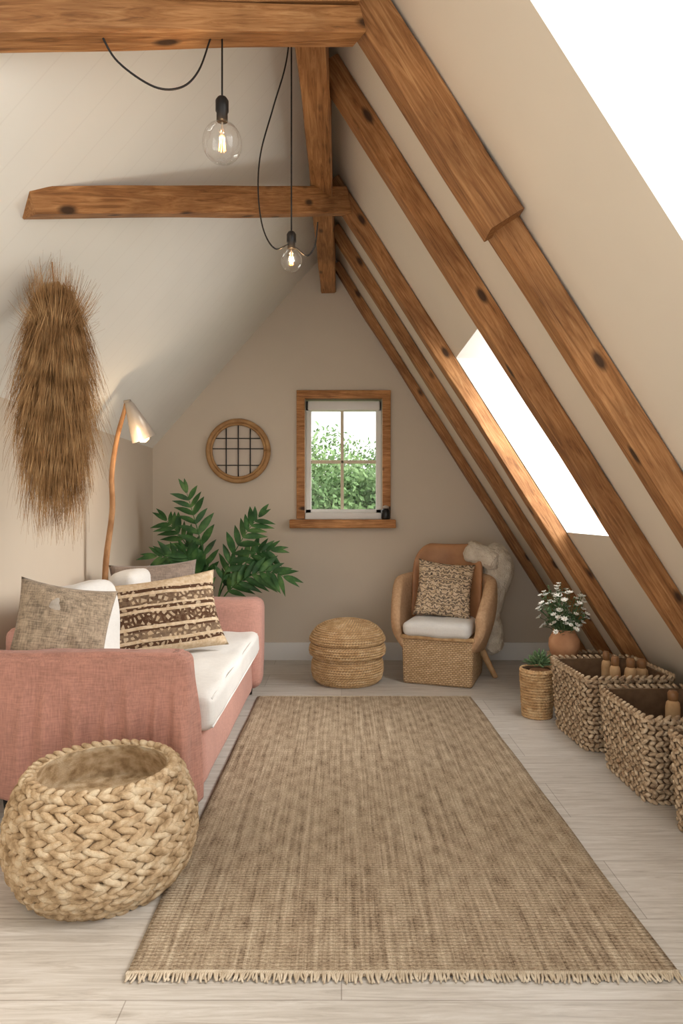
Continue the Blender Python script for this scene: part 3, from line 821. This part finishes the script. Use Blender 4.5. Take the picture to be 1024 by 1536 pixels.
# ---------------------------------------------------------------- pampas bundle
pb=empty('dried_pampas_bundle'); V=[];F=[]
ax=Vector((-1.20,2.80,0))
def ribbon(P,w,V,F):
    b=len(V); n=len(P); side=Vector((random.uniform(-1,1),random.uniform(-1,1),.1)).normalized()
    for i,p in enumerate(P):
        ww=w*(1-.7*i/(n-1)); V.append(p-side*ww); V.append(p+side*ww)
    for i in range(n-1): F.append((b+2*i,b+2*i+1,b+2*i+3,b+2*i+2))
def clampw(p): p.x=max(p.x,XL+.02+max(0,(p.z-ZK)/1.09)); return p
for k in range(10000):
    a=random.uniform(0,2*pi); rr=random.random()**.55
    z0=1.46+.80*random.random()**.8
    env=.025+.125*math.sin(pi*min(1,max(0,(2.36-z0)/1.06)))**.8
    env*=1+.16*noise.noise(Vector((a*1.3,z0*3,2)))
    p0=ax+Vector((math.cos(a)*env*rr*.85,math.sin(a)*env*rr*.7,z0))
    low=min(1,max(.25,(z0-1.40)/.45))
    ln=random.uniform(.08,.30); out=random.uniform(.0,.55)*low
    dv=Vector((math.cos(a)*out,math.sin(a)*out,-1)).normalized(); P=[]
    ph=random.uniform(0,6)
    for i in range(6):
        f=i/5; p=p0+dv*ln*f+Vector((math.cos(a)*.04*f*(1-f),0,-.03*f*f)); p+=Vector((math.sin(ph+f*3),math.cos(ph+f*2.4),0))*.013*f
        P.append(clampw(p))
    ribbon(P,random.uniform(.0006,.0016),V,F)
for k in range(200):
    a=random.uniform(0,2*pi); P=[]; r1=random.uniform(.02,.12); L_=random.uniform(.6,.96)
    for i in range(10):
        f=i/9; r=.02+r1*math.sin(f*pi*.7)*(1-.6*f); P.append(clampw(ax+Vector((math.cos(a)*r,math.sin(a)*r*.7,2.2-L_*f))))
    ribbon(P,.0018,V,F)
for k in range(1400):
    a=random.uniform(0,2*pi); r1=.13*random.random(); h=random.uniform(.05,.30)*(1-r1*2.2); r0=.07*random.random()**.5
    z1=random.uniform(1.98,2.10)
    P=[clampw(ax+Vector((math.cos(a)*(r0+r1*f),math.sin(a)*(r0+r1*f),z1+h*f))) for f in (0,.3,.6,1)]
    ribbon(P,.0014,V,F)
newobj('plumes',V,F,PAMP,False,pb)
lathe('binding',[(.034,0),(.037,.02),(.034,.04)],BRANCH,(ax.x,ax.y,2.12),20,pb)
tube('hook',[(ax.x,ax.y,2.14),(ax.x-.005,ax.y,2.22),(ax.x-.015,ax.y,2.35)],.003,BRANCH,6,parent=pb)

# ---------------------------------------------------------------- palm plant
pl=empty('potted_palm'); base=Vector((-1.0,5.27,.50))
lathe('pot',[(.10,0),(.14,.02),(.16,.28),(.165,.30),(.15,.30),(.14,.26),(.02,.255)],TERRA,(base.x,base.y,0),36,pl)
lathe('soil',[(.145,.0),(.001,.005)],TRUNK,(base.x,base.y,.265),24,pl)
VS=[];FS=[];V=[];F=[]
def frond(tip,arch,side=1,n=10,ll=.225):
    tip=Vector(tip); b0=Vector((base.x+random.uniform(-.03,.03),base.y+random.uniform(-.03,.03),.27))
    mid=b0.lerp(tip,.5)+Vector((-(tip.x-b0.x)*.22,0,arch)); P=catmull([b0,b0.lerp(mid,.5)+Vector((-(tip.x-b0.x)*.08,0,arch*.35)),mid,mid.lerp(tip,.55)+Vector((0,0,arch*.35)),tip],8)
    tube_data(P,lambda t:.009*(1-.8*t),6,VS,FS)
    m=len(P)
    for k in range(n):
        f=.42+.58*k/(n-1); i=min(m-2,int(f*(m-1))); p=P[i]; t=(P[i+1]-P[i]).normalized()
        for sg in (-1,1):
            sd=t.cross(Vector((0,-1,.25))).normalized()*sg
            d=(sd*.68+t*.74+Vector((0,random.uniform(-.3,.3),-.05))).normalized()
            if k==n-1: d=(t+sd*.15).normalized()
            l=ll*(1-.42*abs(f-.66)/.4)*random.uniform(.85,1.1); w_=l*.13
            wv=d.cross(Vector((random.uniform(-.5,.5),-1,random.uniform(-.2,.6)))).normalized(); nn=d.cross(wv)
            b=len(V); segs=5
            for s_ in range(segs+1):
                g=s_/segs; ww=w_*math.sin(pi*(.08+.92*g)**.8) if g<1 else .001; c=p+d*l*g+Vector((0,0,-.18*l*g*g))
                V.extend([c-wv*ww+nn*ww*.3,c,c+wv*ww+nn*ww*.3])
            for s_ in range(segs):
                a=b+3*s_; F.append((a,a+1,a+4,a+3)); F.append((a+1,a+2,a+5,a+4))
for tip,ar in (((-1.22,5.22,1.48),.05),((-.62,5.12,1.28),.10),((-.42,5.10,.80),.20),((-.54,5.3,1.0),.16),((-1.46,5.2,.96),.16),((-1.42,5.35,1.25),.10),((-1.20,5.08,1.0),.06),((-1.32,5.1,.84),.14)):
    frond(tip,ar)
newobj('stems',VS,FS,LEAF,True,pl); newobj('fronds',V,F,LEAF,True,pl)

# ---------------------------------------------------------------- outdoors
newobj('lawn_ground',[(-30,6.4,-2.8),(30,6.4,-2.8),(30,60,-2.8),(-30,60,-2.8)],[(0,1,2,3)],GRASS)
def tree(x,y,ztop,r):
    e=empty('garden_tree'); tube('trunk',[(x,y,-2.8),(x+.1,y,-1),(x,y,ztop-r)],lambda t:.16*(1-.5*t),TRUNK,10,parent=e)
    V=[];F=[]
    for k in range(12000):
        d=Vector((random.gauss(0,1),random.gauss(0,1),random.gauss(0,1))).normalized(); q=r*(.45+.55*random.random())*(1+.35*noise.noise(d*2.3+Vector((x,y,0))))
        c=Vector((x,y,ztop-r*1.15))+Vector((d.x*q,d.y*q,d.z*q*1.15)); u=Vector((random.uniform(-1,1),random.uniform(-1,1),random.uniform(-1,1))).normalized(); v=u.orthogonal().normalized()
        s=random.uniform(.03,.06); b=len(V); V.extend([c-u*s,c+v*s*.6,c+u*s,c-v*s*.6]); F.append((b,b+1,b+2,b+3))
    newobj('foliage',V,F,TREE,False,e)
tree(-.9,11,2.75,1.7); tree(1.0,12.5,2.6,1.8); tree(.1,10.5,2.05,1.4); tree(-.2,14,3.05,2.0); tree(2.3,11,1.9,1.5); tree(-2.4,12,2.4,1.9); tree(1.3,15.5,2.9,2.2); tree(.9,10.8,2.2,1.3)

# ---------------------------------------------------------------- light
W=bpy.data.worlds.new('sky'); S.world=W; W.use_nodes=True
bg=W.node_tree.nodes['Background']; bg.inputs['Color'].default_value=(.99,.99,.985,1); bg.inputs['Strength'].default_value=1.85
sun=bpy.data.lights.new('sun','SUN'); sun.energy=9; sun.angle=rad(50); sun.color=(1,.965,.92)
so=bpy.data.objects.new('sun',sun); COL.objects.link(so); so.rotation_euler=Vector((-1,0.0,-.55)).to_track_quat('-Z','Y').to_euler()
for nm,(y0,y1,z0,z1),en in (('skylight_daylight',SK[1],24),('skylight_daylight',SK[0],16)):
    l=bpy.data.lights.new(nm,'AREA'); l.shape='RECTANGLE'; l.energy=en; l.color=(1,.985,.965)
    l.size=(z1-z0)*1.18; l.size_y=y1-y0
    lo=bpy.data.objects.new(nm,l); COL.objects.link(lo)
    c=Vector((xr((z0+z1)/2)+.40,(y0+y1)/2,(z0+z1)/2))
    Z=-nrm; X=Vector((-(XR-XA),0,ZA)).normalized(); Y=Z.cross(X)
    m=Matrix((X,Y,Z)).transposed().to_4x4(); m.translation=c; lo.matrix_world=m

cam=bpy.data.cameras.new('camera'); co=bpy.data.objects.new('camera',cam); COL.objects.link(co)
co.location=(0,0,1.3); co.rotation_euler=(rad(90),0,0); cam.sensor_fit='VERTICAL'; cam.sensor_height=36; cam.lens=36*1000/1536; cam.clip_start=.02
S.camera=co
